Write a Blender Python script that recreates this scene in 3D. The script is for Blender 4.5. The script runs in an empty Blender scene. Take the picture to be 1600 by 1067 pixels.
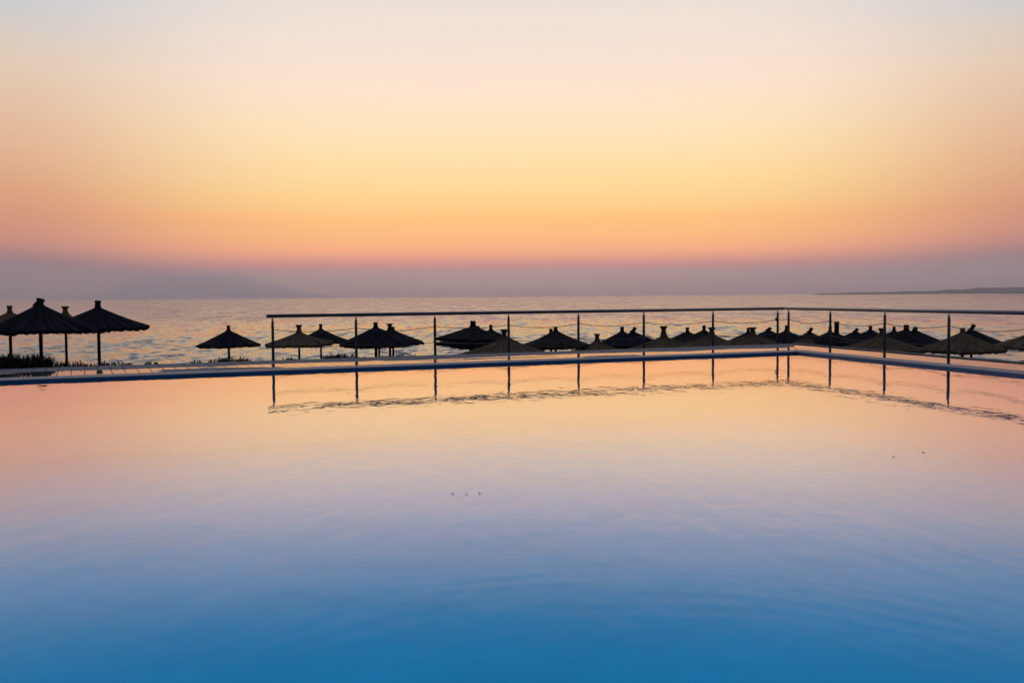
import bpy, bmesh, math, random
import numpy as np
from mathutils import Vector, Matrix
rad = math.radians
sc = bpy.context.scene
random.seed(7); rng = np.random.default_rng(7)

# ------------------------------------------------------------------ camera
F = 1556.0; CAM = np.array([0.0, 0.0, 1.5])                # focal length in photo pixels (35 mm lens)
RHO = math.atan(0.00777); PIT = math.atan((533.5 - 462.8) * math.cos(RHO) / F)
fw = np.array([0, math.cos(PIT), -math.sin(PIT)]); up0 = np.array([0, math.sin(PIT), math.cos(PIT)]); rt0 = np.array([1.0, 0, 0])
rt = rt0 * math.cos(RHO) - up0 * math.sin(RHO); up = up0 * math.cos(RHO) + rt0 * math.sin(RHO)
cd = bpy.data.cameras.new('camera'); cam = bpy.data.objects.new('camera', cd); sc.collection.objects.link(cam)
cd.sensor_width = 36; cd.lens = F / 1600 * 36; cd.clip_start = 0.05; cd.clip_end = 150000
M = Matrix.Identity(4)
for i in range(3):
    M[i][0] = rt[i]; M[i][1] = up[i]; M[i][2] = -fw[i]; M[i][3] = CAM[i]
cam.matrix_world = M; sc.camera = cam

def pdir(x, y): return fw + (x - 800) / F * rt + (533.5 - y) / F * up
def on_z(x, y, z):
    d = pdir(x, y); return CAM + d * ((z - CAM[2]) / d[2])
def at_depth(x, y, Y):
    d = pdir(x, y); return CAM + d * (Y / d[1])

# ------------------------------------------------------------------ world: hazy afterglow
SUN_AZ = 0.8; SUN_EL = -1.5                                # the sun has just gone under the sea horizon
def lin(c): return tuple(((v / 255) / 12.92 if v <= 10 else ((v / 255 + 0.055) / 1.055) ** 2.4) for v in c) + (1.0,)
w = bpy.data.worlds.new('World'); sc.world = w; w.use_nodes = True
nt = w.node_tree; nt.nodes.clear()
class NB:
    def __init__(s, nt): s.nt = nt
    def n(s, t, **k):
        o = s.nt.nodes.new(t)
        for a, v in k.items(): setattr(o, a, v)
        return o
    def put(s, sock, v):
        if isinstance(v, bpy.types.NodeSocket): s.nt.links.new(v, sock)
        elif v is not None: sock.default_value = v
    def m(s, op, a, b=None, c=None, clamp=False):
        o = s.n('ShaderNodeMath', operation=op, use_clamp=clamp)
        for i, v in enumerate((a, b, c)): s.put(o.inputs[i], v)
        return o.outputs[0]
    def v(s, op, a, b=None):
        o = s.n('ShaderNodeVectorMath', operation=op); s.put(o.inputs[0], a)
        if b is not None: s.put(o.inputs[1], b)
        return o.outputs['Value'] if op in ('DOT_PRODUCT', 'LENGTH', 'DISTANCE') else o.outputs[0]
    def mix(s, f, a, b):
        o = s.n('ShaderNodeMix', data_type='RGBA'); s.put(o.inputs[0], f); s.put(o.inputs[6], a); s.put(o.inputs[7], b); return o.outputs[2]
    def ss(s, x, a, b, lo=0.0, hi=1.0):
        o = s.n('ShaderNodeMapRange', interpolation_type='SMOOTHSTEP'); s.put(o.inputs[0], x)
        for i, q in enumerate((a, b, lo, hi)): o.inputs[i + 1].default_value = q
        return o.outputs[0]
    def noise(s, vec, scale, detail=2, rough=0.5):
        o = s.n('ShaderNodeTexNoise'); s.put(o.inputs['Vector'], vec); o.inputs['Scale'].default_value = scale
        o.inputs['Detail'].default_value = detail; o.inputs['Roughness'].default_value = rough; return o.outputs[0]
    def scale(s, vec, t):
        o = s.n('ShaderNodeMapping'); s.put(o.inputs[0], vec); o.inputs['Scale'].default_value = t; return o.outputs[0]
    def ramp(s, f, stops):
        o = s.n('ShaderNodeValToRGB'); s.put(o.inputs[0], f); e = o.color_ramp.elements
        while len(e) < len(stops): e.new(0.5)
        for k, (p, c) in zip(e, stops): k.position = p; k.color = c
        return o.outputs[0]
N = NB(nt)
geo = N.n('ShaderNodeTexCoord'); dirv = N.v('NORMALIZE', geo.outputs['Generated'])
sep = N.n('ShaderNodeSeparateXYZ'); N.put(sep.inputs[0], dirv)
el = N.m('ARCSINE', sep.outputs[2])
# faint stratified haze: wobbles the elevation a little
st = N.noise(N.scale(dirv, (1.7, 1.7, 62.0)), 1.6, 4, 0.6)
el2 = N.m('ADD', el, N.m('MULTIPLY', N.m('SUBTRACT', st, 0.5), N.m('MULTIPLY', N.ss(el, rad(2.0), rad(4.5), 0.25, 1.0), rad(1.3))))
key = N.m('SQRT', N.m('DIVIDE', N.m('MAXIMUM', el2, 0.0), rad(90)))
hv = N.n('ShaderNodeCombineXYZ'); N.put(hv.inputs[0], sep.outputs[0]); N.put(hv.inputs[1], sep.outputs[1])
ca = N.v('DOT_PRODUCT', N.v('NORMALIZE', hv.outputs[0]), (math.sin(rad(SUN_AZ)), math.cos(rad(SUN_AZ)), 0))
K = lambda e: math.sqrt(e / 90)
UP = [(24, (206, 206, 210)), (38, (164, 178, 202)), (62, (128, 152, 190)), (90, (118, 144, 184))]      # dusk blue overhead
mid = [(K(e), lin(c)) for e, c in [(0, (162, 143, 145)), (1.2, (178, 147, 140)), (1.77, (205, 148, 135)), (2.05, (238, 158, 130)), (2.5, (254, 172, 126)), (3.4, (254, 188, 128)), (4.4, (254, 197, 132)),
       (4.9, (254, 207, 140)), (6, (254, 219, 154)), (9.7, (255, 231, 186)), (12, (254, 230, 203)), (16.6, (238, 225, 213))] + UP]
side = [(K(e), lin(c)) for e, c in [(0, (132, 118, 132)), (1.1, (136, 120, 132)), (1.9, (160, 127, 130)), (2.4, (188, 132, 126)), (3.05, (210, 144, 124)), (4.36, (221, 156, 128)), (6.3, (228, 172, 139)),
       (8.6, (230, 187, 158)), (11.8, (231, 205, 183)), (15, (216, 208, 204))] + UP]
TAU = 2.5; LHM = (0.37, 0.29, 0.29); LHS = (0.25, 0.20, 0.225)      # the sky behind the sea haze, so that sky seen through haze comes out as listed
def unhaze(stops, LH):
    out = []
    for p, c in stops:
        e = max(90 * p * p, 0.05); T = math.exp(-min(TAU * 0.0307 / math.sin(rad(e)), TAU * 1.4)); T = max(T, 0.16)
        out.append((p, tuple(max(0.02, (c[i] - LH[i] * (1 - T)) / T) for i in range(3)) + (1,)))
    return out
mid = unhaze(mid, LHM); side = unhaze(side, LHS)
# radiance of the clear sky behind the haze
for tab, vals in ((mid, [(0.9, 0.20, 0.06), (1.35, 0.253, 0.05), (3.45, 0.36, 0.05), (4.0, 0.892, 0.05), (4.0, 1.25, 0.05), (2.95, 1.22, 0.05), (2.35, 1.10, 0.10), (2.15, 1.17, 0.19), (1.80, 1.20, 0.335), (1.41, 1.115, 0.66), (1.30, 1.015, 0.79), (0.958, 0.888, 0.797)]),
                  (side, [(0.05, 0.05, 0.05), (0.05, 0.05, 0.05), (0.60, 0.10, 0.06), (1.25, 0.24, 0.06), (1.62, 0.42, 0.06), (1.36, 0.46, 0.09), (1.20, 0.57, 0.20), (1.10, 0.66, 0.36), (0.98, 0.75, 0.53), (0.70, 0.73, 0.74)])):
    for i_, v_ in enumerate(vals): tab[i_] = (tab[i_][0], tuple(v_) + (1,))

f1 = N.ss(ca, 0.992, 0.885)
front = N.mix(f1, N.ramp(key, mid), N.ramp(key, side))
sky = N.n('ShaderNodeTexSky', sky_type='NISHITA'); sky.sun_disc = False; sky.sun_elevation = rad(SUN_EL); sky.sun_rotation = rad(SUN_AZ)
sky.dust_density = 3.0
skyc = N.v('MULTIPLY', sky.outputs[0], (0.15, 0.15, 0.15))
f2 = N.ss(ca, 0.885, -0.55)                                   # afterglow dies away round to the landward sky
f3 = N.ss(el, rad(75), rad(30))                               # and all round overhead it is one dusk blue
back = N.mix(N.m('MULTIPLY', f2, f3), front, skyc)
bg = N.n('ShaderNodeBackground'); N.put(bg.inputs[0], back); bg.inputs[1].default_value = 1.0
wo = N.n('ShaderNodeOutputWorld'); nt.links.new(bg.outputs[0], wo.inputs[0])

# ------------------------------------------------------------------ sun (just setting, veiled) and exposure
sd = bpy.data.lights.new('sun', 'SUN'); so = bpy.data.objects.new('sun', sd); sc.collection.objects.link(so)
sd.energy = 2.0; sd.angle = rad(0.53); sd.color = (1.0, 0.62, 0.38)
sv = Vector((math.sin(rad(SUN_AZ)) * math.cos(rad(SUN_EL)), math.cos(rad(SUN_AZ)) * math.cos(rad(SUN_EL)), math.sin(rad(SUN_EL))))
so.rotation_euler = sv.to_track_quat('Z', 'Y').to_euler(); so.location = (0, 0, 30)
vs = sc.view_settings; vs.view_transform = 'Standard'; vs.look = 'None'; vs.exposure = 0.0; vs.gamma = 1.0; vs.use_curve_mapping = False
cy = sc.cycles; cy.max_bounces = 8; cy.transparent_max_bounces = 12; cy.volume_bounces = 3; cy.use_denoising = True
cy.sample_clamp_indirect = 6

# ------------------------------------------------------------------ helpers
def link(o, parent=None):
    sc.collection.objects.link(o)
    if parent is not None: o.parent = parent
    return o
def mesh_obj(name, verts, faces, mat, parent=None, smooth=False, me=None):
    if me is None:
        me = bpy.data.meshes.new(name); me.from_pydata([tuple(map(float, v)) for v in verts], [], [tuple(int(i) for i in f) for f in faces]); me.validate()
        if smooth: me.polygons.foreach_set('use_smooth', [True] * len(me.polygons))
        me.materials.append(mat)
    return link(bpy.data.objects.new(name, me), parent)
def np_mesh(name, V, Q, mat, smooth=True, parent=None):
    me = bpy.data.meshes.new(name); me.vertices.add(len(V)); me.vertices.foreach_set('co', V.astype(np.float32).ravel())
    me.loops.add(Q.size); me.loops.foreach_set('vertex_index', Q.astype(np.int32).ravel())
    me.polygons.add(len(Q)); me.polygons.foreach_set('loop_start', np.arange(0, Q.size, 4, dtype=np.int32))
    me.polygons.foreach_set('use_smooth', np.full(len(Q), smooth)); me.update(calc_edges=True); me.materials.append(mat)
    return link(bpy.data.objects.new(name, me), parent)
def grid_quads(nr, nc):
    i, j = np.meshgrid(np.arange(nr - 1), np.arange(nc - 1), indexing='ij'); a = (i * nc + j).ravel()
    return np.stack([a, a + 1, a + nc + 1, a + nc], 1)
def empty(name, loc, label=None, cat=None, group=None, kind=None):
    o = link(bpy.data.objects.new(name, None)); o.location = tuple(loc); o.empty_display_size = 0.2
    return tag(o, label, cat, group, kind)
def tag(o, label=None, cat=None, group=None, kind=None):
    for k, v in (('label', label), ('category', cat), ('group', group), ('kind', kind)):
        if v: o[k] = v
    return o
def lathe(prof, n=16, close=True, wob=0.0):
    V = []; Fc = []
    for r, z in prof:
        for k in range(n):
            a = 2 * math.pi * k / n; q = r * (1 + random.uniform(-wob, wob)); V.append((q * math.cos(a), q * math.sin(a), z))
    for i in range(len(prof) - 1):
        for k in range(n): Fc.append((i * n + k, i * n + (k + 1) % n, (i + 1) * n + (k + 1) % n, (i + 1) * n + k))
    if close: Fc.append(tuple(range(n - 1, -1, -1))); Fc.append(tuple(range((len(prof) - 1) * n, len(prof) * n)))
    return V, Fc
def tube(pts, r, n=8):
    pts = [Vector(p) for p in pts]; V = []; Fc = []
    for i, p in enumerate(pts):
        t = (pts[min(i + 1, len(pts) - 1)] - pts[max(i - 1, 0)]).normalized()
        a = t.cross(Vector((0, 0, 1)));  a = a.normalized() if a.length > 1e-4 else Vector((1, 0, 0)); b = a.cross(t)
        for k in range(n):
            q = 2 * math.pi * k / n; V.append(p + (a * math.cos(q) + b * math.sin(q)) * r)
    for i in range(len(pts) - 1):
        for k in range(n): Fc.append((i * n + k, (i + 1) * n + k, (i + 1) * n + (k + 1) % n, i * n + (k + 1) % n))
    Fc.append(tuple(range(n))); Fc.append(tuple(range(len(pts) * n - 1, (len(pts) - 1) * n - 1, -1)))
    return V, Fc

def mat(name, col, rough=0.6, metal=0.0, var=0.0, vscale=3.0, bump=0.0, bscale=40.0, stretch=(1, 1, 1), ior=1.45, spec=0.5):
    m = bpy.data.materials.new(name); m.use_nodes = True; B = NB(m.node_tree); p = m.node_tree.nodes['Principled BSDF']
    p.inputs['Roughness'].default_value = rough; p.inputs['Metallic'].default_value = metal; p.inputs['IOR'].default_value = ior
    c = tuple(col) + (1,); p.inputs['Specular IOR Level'].default_value = spec
    tc = B.n('ShaderNodeTexCoord').outputs['Object']
    if var:
        nz = B.noise(B.scale(tc, stretch), vscale, 4, 0.6)
        B.put(p.inputs['Base Color'], B.ramp(nz, [(0.3, tuple(v * (1 - var) for v in col) + (1,)), (0.7, tuple(min(1, v * (1 + var)) for v in col) + (1,))]))
    else: p.inputs['Base Color'].default_value = c
    if bump:
        b = B.n('ShaderNodeBump'); b.inputs['Strength'].default_value = 0.6; b.inputs['Distance'].default_value = bump
        B.put(b.inputs['Height'], B.noise(B.scale(tc, stretch), bscale, 3, 0.6)); B.put(p.inputs['Normal'], b.outputs[0])
    return m
M_steel = mat('brushed_steel', (0.13, 0.135, 0.155), 0.35, 0.8, 0.15, 6, 0.0006, 60, (1, 1, 0.1))
M_rope = mat('rope', (0.10, 0.085, 0.08), 0.9, 0, 0.3, 80, 0.002, 300)
def thatch(name, lo, hi):
    m = bpy.data.materials.new(name); m.use_nodes = True; B = NB(m.node_tree); p = m.node_tree.nodes['Principled BSDF']
    tc = B.n('ShaderNodeTexCoord').outputs['Object']; sp = B.n('ShaderNodeSeparateXYZ'); B.put(sp.inputs[0], tc)
    cx_ = B.n('ShaderNodeCombineXYZ'); B.put(cx_.inputs[0], B.m('MULTIPLY', B.m('ARCTAN2', sp.outputs[1], sp.outputs[0]), 16.0)); B.put(cx_.inputs[1], B.m('MULTIPLY', B.v('LENGTH', tc), 1.6))
    B.put(cx_.inputs[2], B.m('MULTIPLY', B.n('ShaderNodeObjectInfo').outputs['Random'], 40.0))
    reed = B.noise(cx_.outputs[0], 1.0, 4, 0.7); blot = B.noise(tc, 1.7, 3, 0.6)
    f = B.m('ADD', B.m('MULTIPLY', reed, 0.75), B.m('MULTIPLY', blot, 0.25))
    B.put(p.inputs['Base Color'], B.ramp(f, [(0.36, tuple(lo) + (1,)), (0.66, tuple(hi) + (1,))]))
    p.inputs['Roughness'].default_value = 0.95; p.inputs['Specular IOR Level'].default_value = 0.06
    b = B.n('ShaderNodeBump'); b.inputs['Strength'].default_value = 0.8; b.inputs['Distance'].default_value = 0.02; B.put(b.inputs['Height'], reed); B.put(p.inputs['Normal'], b.outputs[0])
    return m
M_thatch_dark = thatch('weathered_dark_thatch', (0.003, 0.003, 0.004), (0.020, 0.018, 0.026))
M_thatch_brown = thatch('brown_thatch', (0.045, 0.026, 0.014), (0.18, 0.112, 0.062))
M_pole = mat('parasol_timber', (0.02, 0.016, 0.014), 0.85, 0, 0.4, 5, 0.003, 30, (1, 1, 0.1), spec=0.06)
M_leaf = mat('dark_foliage', (0.022, 0.03, 0.016), 0.8, 0, 0.5, 8, spec=0.1)
M_sand = mat('beach_sand', (0.26, 0.21, 0.16), 0.95, 0, 0.25, 0.6, 0.02, 12)
M_conc = mat('deck_base_concrete', (0.07, 0.065, 0.065), 0.9, 0, 0.3, 2, 0.003, 40)
M_blue = mat('blue_pool_lining', (0.0, 0.53, 0.88), 0.6, 0, 0.06, 1.0)
M_coast = mat('far_scrub_land', (0.05, 0.055, 0.045), 1.0, 0, 0.4, 0.004)
M_rock = mat('far_mountain_rock', (0.44, 0.40, 0.40), 1.0, 0, 0.3, 0.0008)
M_kerb = mat('kerb_stone', (0.13, 0.12, 0.13), 0.8, 0, 0.2, 4, 0.002, 60)
M_flake = mat('dry_leaf', (0.05, 0.035, 0.02), 0.8)

# ------------------------------------------------------------------ layout of pool and deck (metres, water level z = 0)
DL = np.array([math.cos(rad(23.2)), math.sin(rad(23.2))]); NL = np.array([-DL[1], DL[0]])      # along / outward of the long edge
DR = np.array([math.cos(rad(-75.3)), math.sin(rad(-75.3))]); NR = np.array([-DR[1], DR[0]])    # the short edge runs towards the viewer
PL = np.array([-2.099, 21.078]); PR = np.array([8.131, 21.434])
C = PL + DL * np.linalg.solve(np.stack([DL, -DR], 1), PR - PL)[0]                              # pool corner
WL, WR = 3.5, 2.15; CW = 0.62; ZC, ZD = 0.052, 0.040
LEN_L, LEN_R = 38.0, 24.0
miterL = math.tan(0.5 * (rad(23.2) + rad(75.3)))             # how far the outer edge runs on past the corner per metre of width
# outer corner from the two outer lines
CO = C + DL * np.linalg.solve(np.stack([DL, -DR], 1), (C + NR * WR + 0 * DR) - (C + NL * WL))[0] + NL * WL

def film_mat(name, P0, D, Nn, wet_to, wob, dry_amt):
    m = bpy.data.materials.new(name); m.use_nodes = True; B = NB(m.node_tree); p = m.node_tree.nodes['Principled BSDF']
    pos = B.n('ShaderNodeNewGeometry').outputs['Position']
    rel = B.v('SUBTRACT', pos, (P0[0], P0[1], 0))
    s = B.v('DOT_PRODUCT', rel, (D[0], D[1], 0)); t = B.v('DOT_PRODUCT', rel, (Nn[0], Nn[1], 0))
    st = B.n('ShaderNodeCombineXYZ'); B.put(st.inputs[0], B.m('MULTIPLY', s, 0.42)); B.put(st.inputs[1], B.m('MULTIPLY', t, 0.9))
    n1 = B.noise(st.outputs[0], 1.0, 2.5, 0.5)
    edge = B.m('ADD', B.m('MULTIPLY', B.m('SUBTRACT', n1, 0.5), wob), wet_to)
    st2 = B.n('ShaderNodeCombineXYZ'); B.put(st2.inputs[0], B.m('MULTIPLY', s, 0.30)); B.put(st2.inputs[1], B.m('ADD', t, 7.3))
    n2 = B.noise(st2.outputs[0], 1.0, 2, 0.5)
    far = B.ss(s, -19.5, -15.5)                               # drier islands only along the corner half of the deck
    island = B.m('MULTIPLY', B.ss(n2, 0.5 - dry_amt, 0.5 - dry_amt + 0.03), far)
    wet = B.m('MULTIPLY', B.ss(B.m('SUBTRACT', edge, t), -0.02, 0.04), B.m('SUBTRACT', 1.0, island))
    oi = B.n('ShaderNodeObjectInfo').outputs['Random']
    tone = B.m('MULTIPLY_ADD', oi, 0.22, B.m('MULTIPLY', B.noise(pos, 5.0, 4, 0.6), 0.35))
    dry = B.mix(tone, (0.145, 0.13, 0.145, 1), (0.22, 0.195, 0.21, 1))
    B.put(p.inputs['Base Color'], B.mix(wet, dry, (0.09, 0.08, 0.08, 1)))
    B.put(p.inputs['Roughness'], B.m('MULTIPLY_ADD', wet, -0.83, 0.85))
    B.put(p.inputs['IOR'], B.m('MULTIPLY_ADD', wet, 0.25, 1.35))
    return m
M_slabL = film_mat('wet_paving_long_side', C, DL, NL, 2.05, 1.9, -0.06)
M_slabR = film_mat('wet_paving_short_side', C, DR, NR, 2.6, 0.6, -0.3)
M_cope = mat('coping_stone', (0.34, 0.255, 0.25), 0.7, 0, 0.14, 2.5, 0.001, 60)

# pool basin: lining seen above and below the water line
YN = 1.4
def to_y(P, D, y): return P + D * ((y - P[1]) / D[1])
Lw = C - DL * LEN_L; Rn = to_y(C, DR, YN); Ln = np.array([Lw[0], YN])
poly = [Lw, C, Rn, Ln]
ctr = sum(poly) / 4
def inset(P, k): return [q + (ctr - q) / np.linalg.norm(ctr - q) * k for q in P]
fl = inset(poly, 0.0)
V = [(q[0], q[1], 0.030) for q in poly] + [(q[0], q[1], -1.5) for q in fl]
outer = inset(poly, -0.25)
V += [(q[0], q[1], 0.030) for q in outer] + [(q[0], q[1], -1.7) for q in outer]
Fc = []
for i in range(4):
    j = (i + 1) % 4
    Fc += [(i, j, 4 + j, 4 + i), (8 + i, 8 + j, j, i), (12 + i, 12 + j, 8 + j, 8 + i)]
Fc += [(4, 5, 6, 7), (15, 14, 13, 12)]
basin = tag(mesh_obj('pool_basin', V, Fc, M_blue), kind='structure')
M_band = mat('navy_waterline_tile', (0.018, 0.095, 0.18), 0.4, 0, 0.15, 3)
bp = [[Lw, C, C - NL * 0.008 - NR * 0.008, Lw - NL * 0.008], [C, Rn, Rn - NR * 0.008, C - NL * 0.008 - NR * 0.008]]
for P in bp:
    a_, b_, c_, d_ = P
    Vb = [(q[0], q[1], z) for z in (-0.12, 0.036) for q in P]
    mesh_obj('waterline_band', Vb, [(2, 3, 7, 6), (4, 5, 6, 7), (3, 2, 1, 0)], M_band, basin)

# pool water
mw = bpy.data.materials.new('pool_water'); mw.use_nodes = True; B = NB(mw.node_tree); mw.node_tree.nodes.clear()
pos = B.n('ShaderNodeNewGeometry').outputs['Position']
h1 = B.m('MULTIPLY', B.noise(B.scale(pos, (2.1, 1.0, 1)), 2.0, 2.5, 0.5), 0.0040)
h2 = B.m('MULTIPLY', B.noise(B.scale(pos, (0.8, 1.0, 1)), 0.35, 1, 0.5), 0.0040)
h3 = B.m('MULTIPLY', B.noise(B.scale(pos, (0.6, 1.0, 1)), 8.0, 3, 0.6), 0.00032)
patch = B.ss(B.noise(B.scale(pos, (0.12, 0.2, 1)), 1.0, 2, 0.5), 0.35, 0.65, 0.5, 1.0)
cx, cyy = 0.55, 3.0
dist = B.v('DISTANCE', pos, (cx, cyy, 0))
env = B.m('MULTIPLY', B.ss(dist, 1.1, 1.7), B.ss(dist, 2.9, 2.0))
ring = B.m('MULTIPLY', B.m('MULTIPLY', B.m('SINE', B.m('ADD', B.m('MULTIPLY', dist, 34.0), B.m('MULTIPLY', B.noise(pos, 1.2, 1), 5.0))), B.m('MULTIPLY', env, B.ss(B.noise(pos, 0.9, 2), 0.38, 0.62, 0.15, 1.0))), 0.00014)
hh = B.m('ADD', B.m('ADD', B.m('ADD', B.m('MULTIPLY', h1, patch), h2), ring), h3)
bmp = B.n('ShaderNodeBump'); bmp.inputs['Strength'].default_value = 1.0; bmp.inputs['Distance'].default_value = 1.0; B.put(bmp.inputs['Height'], hh)
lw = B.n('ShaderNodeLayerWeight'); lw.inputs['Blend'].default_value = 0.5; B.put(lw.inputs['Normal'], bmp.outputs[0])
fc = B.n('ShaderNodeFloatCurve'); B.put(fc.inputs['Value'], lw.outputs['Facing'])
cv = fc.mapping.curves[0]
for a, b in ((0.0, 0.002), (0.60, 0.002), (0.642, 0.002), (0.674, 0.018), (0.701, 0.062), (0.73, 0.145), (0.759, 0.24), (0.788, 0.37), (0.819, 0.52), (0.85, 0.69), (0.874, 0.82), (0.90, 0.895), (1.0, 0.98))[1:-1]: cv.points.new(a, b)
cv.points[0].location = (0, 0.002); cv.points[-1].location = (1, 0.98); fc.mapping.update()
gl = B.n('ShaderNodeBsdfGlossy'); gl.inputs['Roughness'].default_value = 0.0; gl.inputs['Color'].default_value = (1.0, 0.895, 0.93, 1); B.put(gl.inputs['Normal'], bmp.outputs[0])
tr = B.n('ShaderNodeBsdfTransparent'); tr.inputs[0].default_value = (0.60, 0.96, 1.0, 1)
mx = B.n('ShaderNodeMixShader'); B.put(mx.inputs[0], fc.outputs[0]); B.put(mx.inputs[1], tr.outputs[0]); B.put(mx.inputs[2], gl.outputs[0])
ow = B.n('ShaderNodeOutputMaterial'); B.put(ow.inputs[0], mx.outputs[0])
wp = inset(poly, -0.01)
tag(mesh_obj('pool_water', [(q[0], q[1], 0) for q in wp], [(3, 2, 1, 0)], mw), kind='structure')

# deck base (concrete under the paving), with the near side where the viewer stands
oL = C + NL * WL - DL * LEN_L; oR = to_y(C + NR * WR, DR, -7); iL = C - DL * LEN_L; nR = to_y(C, DR, -7)
def slab_mesh(quads, z0, z1):
    V = []; Fc = []
    for P in quads:
        n = len(P); b = len(V); V += [(q[0], q[1], z1) for q in P] + [(q[0], q[1], z0) for q in P]
        a = sum(P[i][0] * P[(i + 1) % n][1] - P[(i + 1) % n][0] * P[i][1] for i in range(n))
        idx = list(range(n)) if a > 0 else list(range(n - 1, -1, -1))
        Fc.append([b + i for i in idx]); Fc.append([b + n + i for i in reversed(idx)])
        for q in range(n):
            i, j = idx[q], idx[(q + 1) % n]; Fc.append((b + i, b + n + i, b + n + j, b + j))
    return V, Fc
k = 0.26
base = [[iL + NL * k, C + NL * k, C + NL * k + (CO - C) * 0, CO, oL], [C + NR * k, CO, oR, nR + NR * k]]
# mitred inner corner
CI = C + (CO - C) * (k / WL)
base = [[iL + NL * k, CI, CO, oL], [CI, CO, oR, nR + NR * k]]
V, Fc = slab_mesh(base, -1.9, 0.016)
deck = tag(mesh_obj('pool_deck', V, Fc, M_conc), kind='structure')
V, Fc = slab_mesh([[np.array([Lw[0], YN]), Rn, nR, np.array([Lw[0], -7.0])]], -1.9, 0.045)
tag(mesh_obj('near_pool_terrace', V, Fc, M_cope), kind='structure')

def clip(poly, keep):                                        # Sutherland-Hodgman with keep(p) >= 0 linear
    out = []
    for i in range(len(poly)):
        a, b = poly[i], poly[(i + 1) % len(poly)]; ka, kb = keep(a), keep(b)
        if ka >= 0: out.append(a)
        if (ka >= 0) != (kb >= 0): out.append(a + (b - a) * (ka / (ka - kb)))
    return out
mit = (CO - C) / np.linalg.norm(CO - C); mn = np.array([-mit[1], mit[0]])      # left of the mitre = long side
def piece(name, P, z0, z1, m, bev=0.006):
    if len(P) < 3: return
    c = sum(P) / len(P); n = len(P)
    a = sum(P[i][0] * P[(i + 1) % n][1] - P[(i + 1) % n][0] * P[i][1] for i in range(n))
    if a < 0: P = P[::-1]
    ins = [q + (c - q) / max(np.linalg.norm(c - q), 1e-6) * bev for q in P]
    V = [(q[0], q[1], z0) for q in P] + [(q[0], q[1], z1 - bev * 0.6) for q in P] + [(q[0], q[1], z1) for q in ins]
    Fc = [tuple(range(2 * n, 3 * n))]
    for l in (0, n):
        for i in range(n): j = (i + 1) % n; Fc.append((l + i, l + j, l + n + j, l + n + i))
    mesh_obj(name, V, Fc, m, deck)
PW = 0.25; G = 0.007
for i in range(int((LEN_L + 6) / PW)):
    s0 = 6 - (i + 1) * PW + G; s1 = 6 - i * PW - G
    if s0 < -LEN_L: break
    dz = random.uniform(-0.0012, 0.0012)
    P = [C + DL * s + NL * t for s, t in ((s0, CW + 0.012), (s1, CW + 0.012), (s1, WL - 0.02), (s0, WL - 0.02))]
    piece('paving_slab', clip(P, lambda q: (q - C) @ mn - 0.006), 0.012, ZD + dz, M_slabL)
for i in range(int(LEN_R / PW)):
    s0 = i * PW + G - 4; s1 = (i + 1) * PW - G - 4
    dz = random.uniform(-0.0012, 0.0012)
    P = [C + DR * s + NR * t for s, t in ((s0, CW * 0.8 + 0.012), (s1, CW * 0.8 + 0.012), (s1, WR - 0.19), (s0, WR - 0.19))]
    piece('paving_slab', clip(P, lambda q: -((q - C) @ mn) - 0.006), 0.012, ZD + dz, M_slabR)
CL = 1.5
for i in range(int(LEN_L / CL) + 1):
    s1 = 1.0 - i * CL - 0.003; s0 = s1 - CL + 0.006
    P = [C + DL * s + NL * t for s, t in ((s0, -0.012), (s1, -0.012), (s1, CW), (s0, CW))]
    piece('coping_stone', clip(P, lambda q: (q - C) @ mn - 0.002), 0.0365, ZC, M_cope, 0.005)
for i in range(int(LEN_R / CL) + 1):
    s0 = -1.0 + i * CL + 0.003; s1 = s0 + CL - 0.006
    P = [C + DR * s + NR * t for s, t in ((s0, -0.012), (s1, -0.012), (s1, CW * 0.8), (s0, CW * 0.8))]
    piece('coping_stone', clip(P, lambda q: -((q - C) @ mn) - 0.002), 0.0365, ZC, M_cope, 0.005)
for i in range(14):                                          # raised kerb along the seaward rim of the short side
    s0 = -4 + i * 2.0 + 0.003; s1 = s0 + 1.994
    P = [C + DR * s + NR * t for s, t in ((s0, WR - 0.18), (s1, WR - 0.18), (s1, WR - 0.01), (s0, WR - 0.01))]
    piece('kerb_stone', clip(P, lambda q: -((q - C) @ mn) - 0.002), 0.012, 0.062, M_kerb, 0.012)

# ------------------------------------------------------------------ beach
SEA = -4.3
def sst(x, a, b):
    t = np.clip((x - a) / (b - a), 0, 1); return t * t * (3 - 2 * t)
def ground(X, Y):
    X = np.asarray(X, float); Y = np.asarray(Y, float)
    b = -1.0 - 0.06 * (Y - 35) - 0.055 * np.clip(X + 16, 0, 16)
    b = b - 0.05 * np.maximum(0, Y - 52) * (1 - sst(X, -16, -4)) - 0.12 * np.maximum(0, Y - 80)
    b = np.maximum(b, -9)
    b = b + 0.05 * np.sin(X * 0.7 + Y * 0.3) * np.sin(Y * 0.5 - X * 0.2)
    tl = (X - C[0]) * NL[0] + (Y - C[1]) * NL[1] - WL; tr_ = (X - C[0]) * NR[0] + (Y - C[1]) * NR[1] - WR
    out = np.maximum(tl, tr_)
    strip = np.where(tl >= tr_, -0.12, -1.2)
    z = strip + (np.minimum(b, strip) - strip) * sst(out, 1.0, 9.0)
    z = np.where(out < -0.6, -2.4, z)
    back = sst(Y, -9, -14); 
    return np.where(Y < -8, -0.1, z)
gx = np.concatenate([np.linspace(-3000, -80, 12)[:-1], np.arange(-80, 80.1, 0.7), np.linspace(80, 3000, 12)[1:]])
gy = np.concatenate([np.linspace(-3000, -9, 10)[:-1], np.arange(-9, 110.1, 0.7)])
GX, GY = np.meshgrid(gx, gy)
Vt = np.stack([GX, GY, ground(GX, GY)], -1).reshape(-1, 3)
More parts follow.
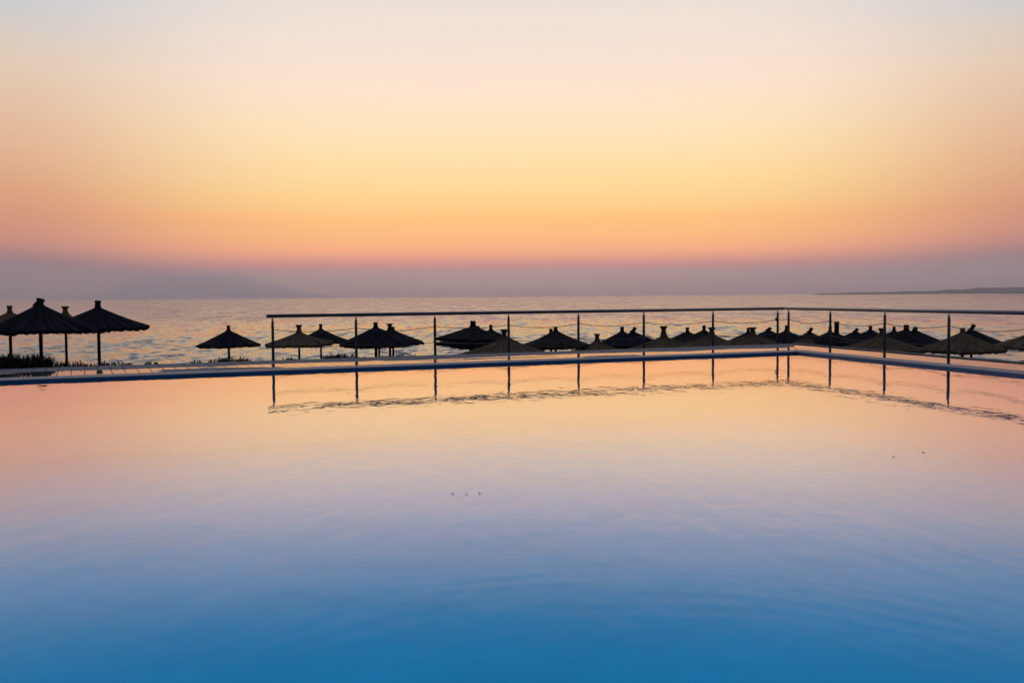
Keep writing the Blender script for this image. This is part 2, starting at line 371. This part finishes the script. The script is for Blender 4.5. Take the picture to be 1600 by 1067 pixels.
tag(np_mesh('beach_ground', Vt, grid_quads(len(gy), len(gx)), M_sand), kind='structure')

# ------------------------------------------------------------------ sea with real waves
az = np.radians(np.concatenate([np.linspace(-100, -36, 30)[:-1], np.linspace(-36, 36, 760), np.linspace(36, 100, 30)[1:]]))
hc = CAM[2] - SEA
dpx = np.concatenate([np.arange(118, 4, -0.27), np.geomspace(4, hc * F / 38000, 24)])
Rr = hc * F / dpx
RR, AA = np.meshgrid(Rr, az, indexing='ij'); SX = RR * np.sin(AA); SY = RR * np.cos(AA)
dr = np.gradient(Rr)[:, None]; cross = RR * np.radians(72 / 760)
Z = np.zeros_like(SX)
for i in range(80):
    lam = float(np.exp(rng.uniform(math.log(0.7), math.log(5.5)))); th = rng.normal(rad(255), rad(38)); kx, ky = math.cos(th), math.sin(th); kk = 2 * math.pi / lam
    amp = 0.0046 * lam ** 0.8 * (1 if lam < 7 else 0.7)
    spc = np.abs(kx * np.sin(AA) + ky * np.cos(AA)) * dr + np.abs(kx * np.cos(AA) - ky * np.sin(AA)) * cross
    a = amp * np.clip((lam / np.maximum(spc, 1e-6) - 2.0) / 2.0, 0, 1)
    ph = kk * (kx * SX + ky * SY) + rng.uniform(0, 6.28)
    Z += a * (np.sin(ph) + 0.25 * np.cos(2 * ph))
ms = bpy.data.materials.new('sea_water'); ms.use_nodes = True; B = NB(ms.node_tree); p = ms.node_tree.nodes['Principled BSDF']
p.inputs['Base Color'].default_value = (0.020, 0.018, 0.022, 1); p.inputs['Roughness'].default_value = 0.05; p.inputs['IOR'].default_value = 1.33
pos = B.n('ShaderNodeNewGeometry').outputs['Position']
nrm = B.n('ShaderNodeNewGeometry').outputs['Normal']
def wn(sc_, k, det):
    o = B.n('ShaderNodeTexNoise'); B.put(o.inputs['Vector'], B.scale(pos, sc_)); o.inputs['Scale'].default_value = 1.0; o.inputs['Detail'].default_value = det; o.inputs['Roughness'].default_value = 0.6
    return B.v('MULTIPLY', B.v('SUBTRACT', o.outputs['Color'], (0.5, 0.5, 0.5)), k)
acc = B.v('ADD', nrm, wn((0.9, 0.75, 1), (0.28, 0.55, 0), 3))
acc = B.v('ADD', acc, wn((0.34, 0.10, 1), (0.20, 0.55, 0), 3))
acc = B.v('ADD', acc, wn((0.16, 0.016, 1), (0.20, 0.50, 0), 4))
B.put(p.inputs['Normal'], B.v('NORMALIZE', acc))
Vs = np.stack([SX, SY, SEA + Z], -1).reshape(-1, 3)
tag(np_mesh('sea', Vs, grid_quads(*RR.shape)[:, ::-1], ms), kind='structure')

# ------------------------------------------------------------------ far land
def ridge(name, xs, tops, Y, depth, m, rough, seed, k=1.0):
    r = np.random.default_rng(seed); n = 220; px = np.linspace(xs[0], xs[-1], n); ty = np.interp(px, xs, tops) * k
    prof = np.array([0, 0.45, 0.8, 1.0, 0.85, 0.4, 0]); off = np.array([0, 0.18, 0.36, 0.5, 0.65, 0.85, 1.0])
    jit = np.convolve(r.normal(0, 1, n + 8), np.ones(5) / 5, 'same')[4:-4]
    V = []
    for k in range(len(off)):
        for i in range(n):
            hgt = max(ty[i] * (Y + depth * 0.5) / F + jit[i] * rough, 0.0) if 0 < i < n - 1 else 0
            Yk = Y + depth * off[k]; d = pdir(px[i], 463 + 0); X = d[0] / d[1] * Y
            z = SEA - 3 + prof[k] * (hgt - SEA + 3 + (r.normal(0, 0.06) * hgt if 0 < k < 3 else 0))
            V.append((X * (1 + depth * off[k] / Y), Yk, z))
    return np_mesh(name, np.array(V), grid_quads(len(off), n), m)
tag(ridge('far_coast', [1270, 1290, 1340, 1400, 1460, 1478, 1490, 1500, 1530, 1560, 1600, 1680, 1800, 2000], [0, 1.0, 1.8, 2.6, 3.8, 5.2, 5.8, 5.2, 7.4, 8.4, 8.2, 9.5, 11, 8], 5600, 2500, M_coast, 3.2, 3), kind='structure')
tag(ridge('near_headland', [1565, 1585, 1600, 1700, 1850], [0, 1.5, 2.0, 3, 3], 4300, 500, M_coast, 1.0, 5), kind='structure')
tag(ridge('far_mountain', [120, 160, 190, 215, 228, 240, 252, 262, 275, 285, 294, 305, 320, 335, 350, 362, 372, 380, 392, 402, 415, 428, 450, 480, 530], [0, 10, 23, 32, 38, 38.5, 43, 44.5, 44, 41, 39, 41, 41.5, 43.5, 43, 45, 44, 44.5, 40, 36, 30, 27, 18, 8, 0], 33500, 4500, M_rock, 14, 9, 0.88), kind='structure')

# ------------------------------------------------------------------ railings
def seg_at(px, P0, D):                                        # point of a ground line seen in pixel column px
    P = None; y = 550.0
    for _ in range(4):
        d = pdir(px, y)[:2]; a = np.linalg.solve(np.stack([d, -D], 1), P0); P = d * a[0]
        v = np.array([P[0], P[1], ZD]) - CAM; y = 533.5 - F * (v @ up) / (v @ fw)
    return P
RAIL = 1.12; PR_ = 0.034
pinV, pinF = lathe([(0.018, 0), (0.018, 0.08)], 10)
def railing(name, label, P0, D, cols, ext0, ext1, tail=()):
    pts = [seg_at(x, P0, D) for x in cols] + list(tail)
    root = empty(name, (pts[0][0], pts[0][1], ZD), label, 'railing', 'railings round the pool deck')
    def loc(q, z): return (q[0] - pts[0][0], q[1] - pts[0][1], z - ZD)
    a = pts[0] - D * ext0; b = pts[-1] + D * ext1
    if (pts[-1] - pts[0]) @ D < 0: a, b = pts[0] + D * ext0, pts[-1] - D * ext1
    V, Fc = tube([loc(a, RAIL - 0.04), loc((a + b) / 2, RAIL - 0.04), loc(b, RAIL - 0.04)], 0.043, 14); hr = mesh_obj('handrail', V, Fc, M_steel, root, True)
    pv, pf = lathe([(PR_, 0), (PR_, RAIL - 0.152 - ZD), (PR_ * 0.72, RAIL - 0.14 - ZD)], 14); me = None
    bv, bf = lathe([(0.062, 0), (0.062, 0.01), (0.036, 0.016)], 14)
    for i, q in enumerate(pts):
        o = mesh_obj('post', pv, pf, M_steel, root, True, me); me = o.data; o.location = loc(q, ZD - 0.02)
        o2 = mesh_obj('pin', pinV, pinF, M_steel, o); o2.location = (0, 0, RAIL - 0.155 - ZD)
        o3 = mesh_obj('base_plate', bv, bf, M_steel, o); o3.location = (0, 0, 0.018)
    for i in range(len(pts) - 1):
        for hz, sag in ((0.76, 0.075), (0.37, 0.065)):
            L = np.linalg.norm(pts[i + 1] - pts[i]); sg = sag * min(1.15, (L / 2.0) ** 1.5) * random.uniform(0.8, 1.2)
            if L < 1.0: sg = 0.01
            cp = [loc(pts[i] + (pts[i + 1] - pts[i]) * u, hz - sg * 4 * u * (1 - u)) for u in np.linspace(0, 1, 15)]
            V, Fc = tube(cp, 0.0085, 6); mesh_obj('rope', V, Fc, M_rope, root, True)
    return root, pts
inL = C + NL * (WL - 0.09); inR = C + NR * (WR - 0.26)
rL, ptsL = railing('railing', 'steel railing with sagging ropes on the long deck side, one end free beside bare paving', inL, DL, [427, 557, 680, 795, 904, 1006, 1114, 1215], 0.14, 0.22)
pR = [seg_at(x, inR, DR) for x in (1382, 1482)]
rR, ptsR = railing('railing', 'steel railing with sagging ropes on the short deck side, starting at the pool corner', inR, DR, [1232, 1297, 1382, 1482], 0.15, 0.3, [pR[1] + (pR[1] - pR[0]) * j for j in (1.0, 2.0, 3.0)])
q = (ptsL[-1], ptsR[0])                                       # rope link across the corner, knotted on the long railing's last post
for hz in (0.76, 0.37):
    cp = [(q[0][0] + (q[1][0] - q[0][0]) * u - ptsL[0][0], q[0][1] + (q[1][1] - q[0][1]) * u - ptsL[0][1], hz - ZD - 0.02 * 4 * u * (1 - u)) for u in np.linspace(0, 1, 7)]
    V, Fc = tube(cp, 0.0085, 6); mesh_obj('rope', V, Fc, M_rope, rL, True)
kv, kf = lathe([(0.02, -0.05), (0.045, -0.025), (0.05, 0.01), (0.04, 0.04), (0.015, 0.055)], 10, True, 0.1)
ko = mesh_obj('rope_knot', kv, kf, M_rope, rL, True); ko.location = (ptsL[-1][0] - ptsL[0][0] - 0.035, ptsL[-1][1] - ptsL[0][1] - 0.02, 0.765 - ZD)

# ------------------------------------------------------------------ thatched parasols
RC = 1.8
def canopy_mesh(r, slope, conc, seed, m, tk=0.10):
    R_ = np.random.default_rng(seed); n = 108; us = np.array([0.03, 0.10, 0.2, 0.35, 0.5, 0.66, 0.8, 0.92, 1.0])
    drop = slope * r
    prof = -drop * (us * (1 - conc) + conc * (1 - (1 - us) ** 2.2))
    strand = R_.normal(0, 0.013, n); lop = R_.normal(0, 0.028, n); ph = R_.uniform(0, 6.28, 3)
    th = np.arange(n) * 2 * math.pi / n
    wav = 0.014 * np.sin(2 * th + ph[0]) + 0.010 * np.sin(3 * th + ph[1]) + 0.007 * np.sin(7 * th + ph[2])
    V = []
    for side in (0, 1):
        for u, z in zip(us, prof):
            rr = r * u * (1 + (wav * 0.3 + lop) * u ** 3); zz = z + strand * (0.4 + u) + wav * u ** 2 - side * (0.03 + tk * u)
            if side: rr = rr * 0.985
            V += [(rr[i] * math.cos(th[i]), rr[i] * math.sin(th[i]), zz[i]) for i in range(n)]
    Fc = []; K_ = len(us)
    for s in (0, 1):
        for k in range(K_ - 1):
            for i in range(n):
                j = (i + 1) % n; a = (s * K_ + k) * n; b = a + n
                f = (a + i, b + i, b + j, a + j); Fc.append(f if not s else f[::-1])
    a = (K_ - 1) * n; b = (2 * K_ - 1) * n
    for i in range(n): j = (i + 1) % n; Fc.append((a + i, b + i, b + j, a + j))
    Fc.append(tuple(range(n)))
    for k in range(150):                                      # loose reed ends: over the surface and hanging at the rim
        t = R_.uniform(0, 6.283); u0 = 0.93 if k < 110 else R_.uniform(0.3, 0.85); L = R_.uniform(0.10, 0.22); w_ = 0.012
        z0 = float(np.interp(u0, us, prof)) + 0.012; r0 = r * u0; sl = -slope * R_.uniform(0.75, 1.5)
        c, s_ = math.cos(t), math.sin(t); p0 = Vector((r0 * c, r0 * s_, z0)); p1 = p0 + Vector((c * L, s_ * L, sl * L - (0.04 if k < 110 else -0.035))); sd_ = Vector((-s_, c, 0)) * w_
        i0 = len(V); V += [p0 - sd_, p0 + sd_, p1]; Fc.append((i0, i0 + 1, i0 + 2))
    return V, Fc
def finial_mesh(kind, h):
    if kind == 'flare': pr = [(0.30, -0.16), (0.17, -0.02), (0.115, h * 0.35), (0.105, h * 0.6), (0.15, h * 0.82), (0.19, h * 0.95), (0.17, h)]
    elif kind == 'tall': pr = [(0.20, -0.12), (0.15, 0.0), (0.14, h * 0.5), (0.14, h * 0.92), (0.13, h)]
    else: pr = [(0.17, -0.12), (0.12, 0.0), (0.095, h * 0.45), (0.10, h * 0.62), (0.12, h * 0.8), (0.10, h)]
    n = 14; V, Fc = lathe(pr, n, True, 0.13)
    for k in range(18):                                       # stray reeds at the tuft's end
        a = random.uniform(0, 6.28); r0 = pr[-1][0] * random.uniform(0.4, 1.0); p0 = Vector((r0 * math.cos(a), r0 * math.sin(a), h - 0.04)); p1 = p0 + Vector((random.uniform(-.04, .04), random.uniform(-.04, .04), random.uniform(0.04, 0.085)))
        i0 = len(V); V += [p0 + Vector((0.012, 0, 0)), p0 - Vector((0.012, 0, 0)), p1]; Fc.append((i0, i0 + 1, i0 + 2))
    return V, Fc
GRP = 'thatched parasols on the beach'
LB = {
 'db': 'dark thatched parasol with a short upright tuft in the beach rows beyond the railing',
 'dt': 'dark thatched parasol whose tuft leans over, in the beach rows beyond the railing',
 'bf': 'brown thatched parasol with a flared tuft low behind the deck edge'}
U = [  # px, tuft top y, apex y, half width px, slope, concavity, tone, tuft, label
 (62, 467, 474, 80, .52, .10, 'd', 'cap', 'largest dark thatched parasol with a crooked cap, behind the dense planting'),
 (15, 477, 487, 66, .40, .15, 'b', 'knob', 'brown thatched parasol half hidden behind the largest dark parasol, farther from the railing'),
 (102, 478, 489, 58, .45, .2, 'b', 'flare', 'brown parasol with flared tuft wedged between the two large dark parasols'),
 (153, 469, 479, 73, .43, .12, 'd', 'knob', 'large dark thatched parasol on a full length pole beside the largest parasol'),
 (357, 508, 515, 47, .52, .05, 'd', 'knob', 'small dark thatched parasol standing alone, clear of all other parasols'),
 (467, 507, 518, 52, .36, .2, 'b', 'flare', 'brown parasol with flared tuft behind the free end of the railing'),
 (501, 506, 513, 43, .50, .1, 'd', 'knob', 'dark parasol partly behind the brown parasol at the railing free end'),
 (587, 503, 510, 57, .46, .08, 'd', 'knob', 'broad dark parasol beyond the second railing post from the free end'),
 (609, 505, 515, 51, .40, .15, 'd', 'flare', 'dark parasol with flared tuft overlapping the broad dark one by the second post'),
 (592, 513, 519, 46, .42, .1, 'd', 'knob', 'dark parasol almost wholly hidden by the broad dark one by the second post'),
 (614, 510, 515, 45, .42, .1, 'd', 'knob', 'dark parasol showing a low apex just behind a flared tuft'),
 (739, 501, 509, 56, .36, .08, 'd', 'tall', 'dark wide parasol with a thick tuft, tallest of a cluster of dark canopies'),
 (735, 512, 517, 52, .38, .1, 'd', 'knob', 'dark parasol under the wide thick tufted one, only its rim showing'),
 (747, 509, 514, 44, .60, .1, 'd', 'knob', 'dark parasol with a small round tuft peeping beside a thick tuft'),
 (767, 507, 514, 44, .46, .1, 'd', 'knob', 'dark parasol rising directly behind a low brown flared parasol'),
 (788, 514, 527, 63, .37, .15, 'b', 'flare', 'wide low brown parasol with flared tuft beside the fourth post from the free end'),
 (868, 510, 515, 52, .46, .22, 'm', 'knob', 'brown black parasol standing clear, its rim above the deck between two posts'),
 (861, 513, 519, 46, .46, .1, 'd', 'knob', 'dark parasol hidden behind the brown black one, tuft and pole showing'),
 (933, 521, 532, 52, .40, .2, 'b', 'flare', 'lowest brown parasol with a long flared tuft, canopy cut by the deck edge'),
 (972, 510, 517, 50, .45, .1, 'd', 'knob', 'dark parasol just behind the lowest brown parasol'),
 (989, 511, 517, 50, .45, .1, 'd', 'tilt', 'dark parasol with leaning tuft next to the sixth post from the free end'),
 (1037, 509, 524, 61, .36, .3, 'b', 'flare', 'brown parasol with wide flared tuft and hollow curved canopy standing by itself'),
 (1074, 511, 517, 43, .45, .1, 'd', 'knob', LB['db']), (1100, 508, 515, 45, .45, .1, 'd', 'knob', LB['db']),
 (1112, 511, 522, 62, .34, .15, 'b', 'flare', 'brown parasol with flared tuft directly behind the seventh post from the free end'),
 (1169, 512, 518, 40, .45, .1, 'd', 'knob', LB['db']),
 (1176, 511, 521, 62, .34, .12, 'b', 'flare', 'brown parasol with thick flared tuft beside a dark tuft, near the railing corner'),
 (1201, 511, 515, 45, .45, .1, 'd', 'tilt', LB['dt']), (1229, 508, 515, 45, .50, .1, 'd', 'knob', LB['db']),
 (1265, 512, 518, 45, .45, .1, 'd', 'tilt', LB['dt']),
 (1260, 520, 527, 46, .40, .1, 'b', 'knob', 'small brown parasol crowded among dark ones just past the railing corner'),
 (1297, 510, 517, 46, .45, .1, 'd', 'knob', LB['db']),
 (1307, 502, 520, 46, .45, .1, 'd', 'tall', 'dark parasol with a tall thick column of a tuft'),
 (1337, 514, 517, 46, .45, .1, 'd', 'tilt', LB['dt']), (1360, 509, 515, 48, .42, .1, 'd', 'knob', LB['db']),
 (1378, 512, 523, 64, .36, .15, 'b', 'flare', 'wide brown parasol behind the third post of the short side railing'),
 (1397, 510, 516, 41, .45, .1, 'd', 'knob', LB['db']),
 (1416, 507, 514, 50, .42, .1, 'd', 'tall', 'dark parasol with a stout square tuft beside the wide brown parasol'),
 (1430, 511, 515, 46, .45, .1, 'd', 'cap', 'dark parasol with a crooked cap next to the stout tufted one'),
 (1504, 512, 518, 62, .45, .15, 'b', 'knob', 'brown parasol with a blunt tuft in front of a leaning tufted dark one'),
 (1518, 507, 514, 50, .44, .1, 'd', 'tilt', 'dark parasol with leaning tuft right behind the blunt tufted brown one'),
 (1618, 506, 517, 60, .40, .15, 'b', 'flare', 'brown parasol at the far end of the beach row, rim touching the blunt tufted one'),
]
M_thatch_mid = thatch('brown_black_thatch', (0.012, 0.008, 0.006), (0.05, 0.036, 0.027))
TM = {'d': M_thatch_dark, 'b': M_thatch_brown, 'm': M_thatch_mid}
for i, (px, yt, ya, hw, sl, cc, tone, tuft, label) in enumerate(U):
    Y = RC * F / hw
    A = at_depth(px, ya, Y); T = at_depth(px, yt, Y); g = float(ground(A[0], A[1]))
    H_ = A[2] - g
    root = empty('thatched_parasol', (A[0], A[1], g), label, 'parasol', GRP)
    pr_ = random.uniform(0.062, 0.075); lean = (random.uniform(-.02, .02), random.uniform(-.02, .02))
    pv, pf = lathe([(pr_, -0.35), (pr_ * 0.97, H_ * 0.5), (pr_ * 0.9, H_ + 0.02)], 10, True, 0.05)
    mesh_obj('pole', pv, pf, M_pole, root, True)
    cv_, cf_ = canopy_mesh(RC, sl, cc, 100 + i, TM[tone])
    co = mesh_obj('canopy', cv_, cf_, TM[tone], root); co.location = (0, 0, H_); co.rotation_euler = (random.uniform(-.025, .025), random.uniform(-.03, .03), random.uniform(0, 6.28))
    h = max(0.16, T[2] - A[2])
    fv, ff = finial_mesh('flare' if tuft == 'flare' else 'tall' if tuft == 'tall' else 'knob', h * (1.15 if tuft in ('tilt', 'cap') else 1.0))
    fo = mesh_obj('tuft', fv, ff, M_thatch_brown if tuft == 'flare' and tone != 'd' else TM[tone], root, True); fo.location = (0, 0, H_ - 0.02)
    if tuft == 'tilt': fo.rotation_euler = (0, random.uniform(0.45, 0.7), 0)
    elif tuft == 'cap': fo.rotation_euler = (0, random.uniform(0.25, 0.4), 0); fo.scale = (1.25, 1.2, 1.0)

# ------------------------------------------------------------------ planting along the long deck edge
def plant(px, ytop, spread, nb):
    P = seg_at(px, C + NL * (WL + random.uniform(0.18, 0.7)), DL); g = -0.13
    t = at_depth(px, ytop, P[1])[2]; Hh = max(0.16, t - g)
    V = []; Fc = []
    for k in range(nb):
        a = random.uniform(0, 6.283); b = Vector((random.gauss(0, spread * 0.4), random.gauss(0, spread * 0.4), -0.02)); hb = Hh * random.uniform(0.45, 1.0) * (1 if k else 1 / 0.98)
        ln = random.uniform(0.05, 0.35); w_ = random.uniform(0.012, 0.020); d = Vector((math.cos(a), math.sin(a), 0)); s_ = Vector((-d.y, d.x, 0))
        ms_ = b + d * ln * hb * 0.3 + Vector((0, 0, hb * 0.55)); tp = b + d * ln * hb + Vector((0, 0, hb)); i0 = len(V)
        V += [b - s_ * w_ * .7, b + s_ * w_ * .7, ms_ + s_ * w_, tp, ms_ - s_ * w_, ms_ + d * w_ * 0.6]; Fc += [(i0, i0 + 1, i0 + 2, i0 + 5), (i0, i0 + 5, i0 + 4), (i0 + 5, i0 + 2, i0 + 3), (i0 + 4, i0 + 5, i0 + 3)]
        for q in range(3):                                    # short side leaves up the stem
            u = random.uniform(0.3, 0.85); c = b.lerp(tp, u); e = Vector((random.uniform(-1, 1), random.uniform(-1, 1), random.uniform(0.2, 1.0))).normalized() * random.uniform(0.05, 0.11); f_ = e.cross(Vector((0, 0, 1))).normalized() * 0.018
            i0 = len(V); V += [c - f_ * .4, c + e * .5 - f_, c + e, c + e * .5 + f_]; Fc.append((i0, i0 + 1, i0 + 2, i0 + 3))
    return P, g, V, Fc
PL_ = [(x, random.uniform(547, 559), 0.24, 90, 0) for x in np.arange(-60, 74, 6.5)]
PL_ += [(x, y, 0.12, 20, 1) for x, y in ((84, 563), (93, 561), (105, 562), (117, 562), (127, 560), (135, 565), (146, 565), (161, 561), (168, 564), (178, 563), (190, 560.5), (198, 564), (205, 563.5), (232, 562), (246, 564), (258, 566), (304, 560), (311, 559.5), (330, 559.5))]
PL_ += [(x, y, 0.16, 30, 2) for x, y in ((345, 557), (352, 555), (363, 558), (369, 555), (377, 557), (388, 560), (451, 555), (506, 555), (513, 556), (521, 549.5), (527, 549), (535, 552), (546, 551), (556, 554), (567, 553.5), (600, 553), (625, 552), (643, 551.5))]
lab = {0: 'leafy dark shrub in the dense planting under the largest parasol', 1: 'sparse upright weed tuft poking over the open paving edge', 2: 'spiky dark plant along the deck edge near the railing free end'}
grp = {0: 'dense planting by the deck', 1: 'weed tufts along the open paving edge', 2: 'spiky plants by the railing end'}
for px, yt, spd, nb, kd in PL_:
    P, g, V, Fc = plant(px, yt, spd, nb)
    o = mesh_obj('edge_plant', V, Fc, M_leaf); o.location = (P[0], P[1], g); tag(o, lab[kd], 'plant', grp[kd])

# ------------------------------------------------------------------ leaves afloat on the pool
for px, py in ((707, 771), (729, 772), (749, 770.5), (1396, 713), (1443, 706.5)):
    P = on_z(px, py, 0.004); V = []; n = 8; a0 = random.uniform(0, 3)
    V = [(0.015 * math.cos(2 * math.pi * k / n) * (1 + .3 * math.sin(a0 + k)), 0.007 * math.sin(2 * math.pi * k / n), 0.002 + 0.002 * abs(math.cos(2 * math.pi * k / n))) for k in range(n)] + [(0, 0, -0.003)] + [(0, 0, 0.005)]
    Fc = [(k, (k + 1) % n, n + 1) for k in range(n)] + [((k + 1) % n, k, n) for k in range(n)]
    o = mesh_obj('floating_leaf', V, Fc, M_flake); o.location = tuple(P); o.rotation_euler = (0, 0, a0)
    tag(o, 'tiny dark leaf in the row of three afloat on the open pool' if py > 740 else 'tiny dark leaf of the pair afloat off the short side railing', 'leaf', 'leaves afloat on the pool')

# ------------------------------------------------------------------ sea haze
bx = [(-41000, 41000), (-4000, 41000), (-10.5, 960)]
V = [(x, y, z) for x in bx[0] for y in bx[1] for z in bx[2]]
Fc = [(0, 1, 3, 2), (4, 6, 7, 5), (0, 4, 5, 1), (2, 3, 7, 6), (0, 2, 6, 4), (1, 5, 7, 3)]
mh = bpy.data.materials.new('haze'); mh.use_nodes = True; B = NB(mh.node_tree); mh.node_tree.nodes.clear()
pvn = B.n('ShaderNodeVolumePrincipled'); pvn.inputs['Color'].default_value = (0.90, 0.85, 0.96, 1); pvn.inputs['Density'].default_value = TAU / 28000; pvn.inputs['Anisotropy'].default_value = 0.62
oh = B.n('ShaderNodeOutputMaterial'); B.put(oh.inputs['Volume'], pvn.outputs[0])
tag(mesh_obj('haze', V, Fc, mh), kind='stuff')
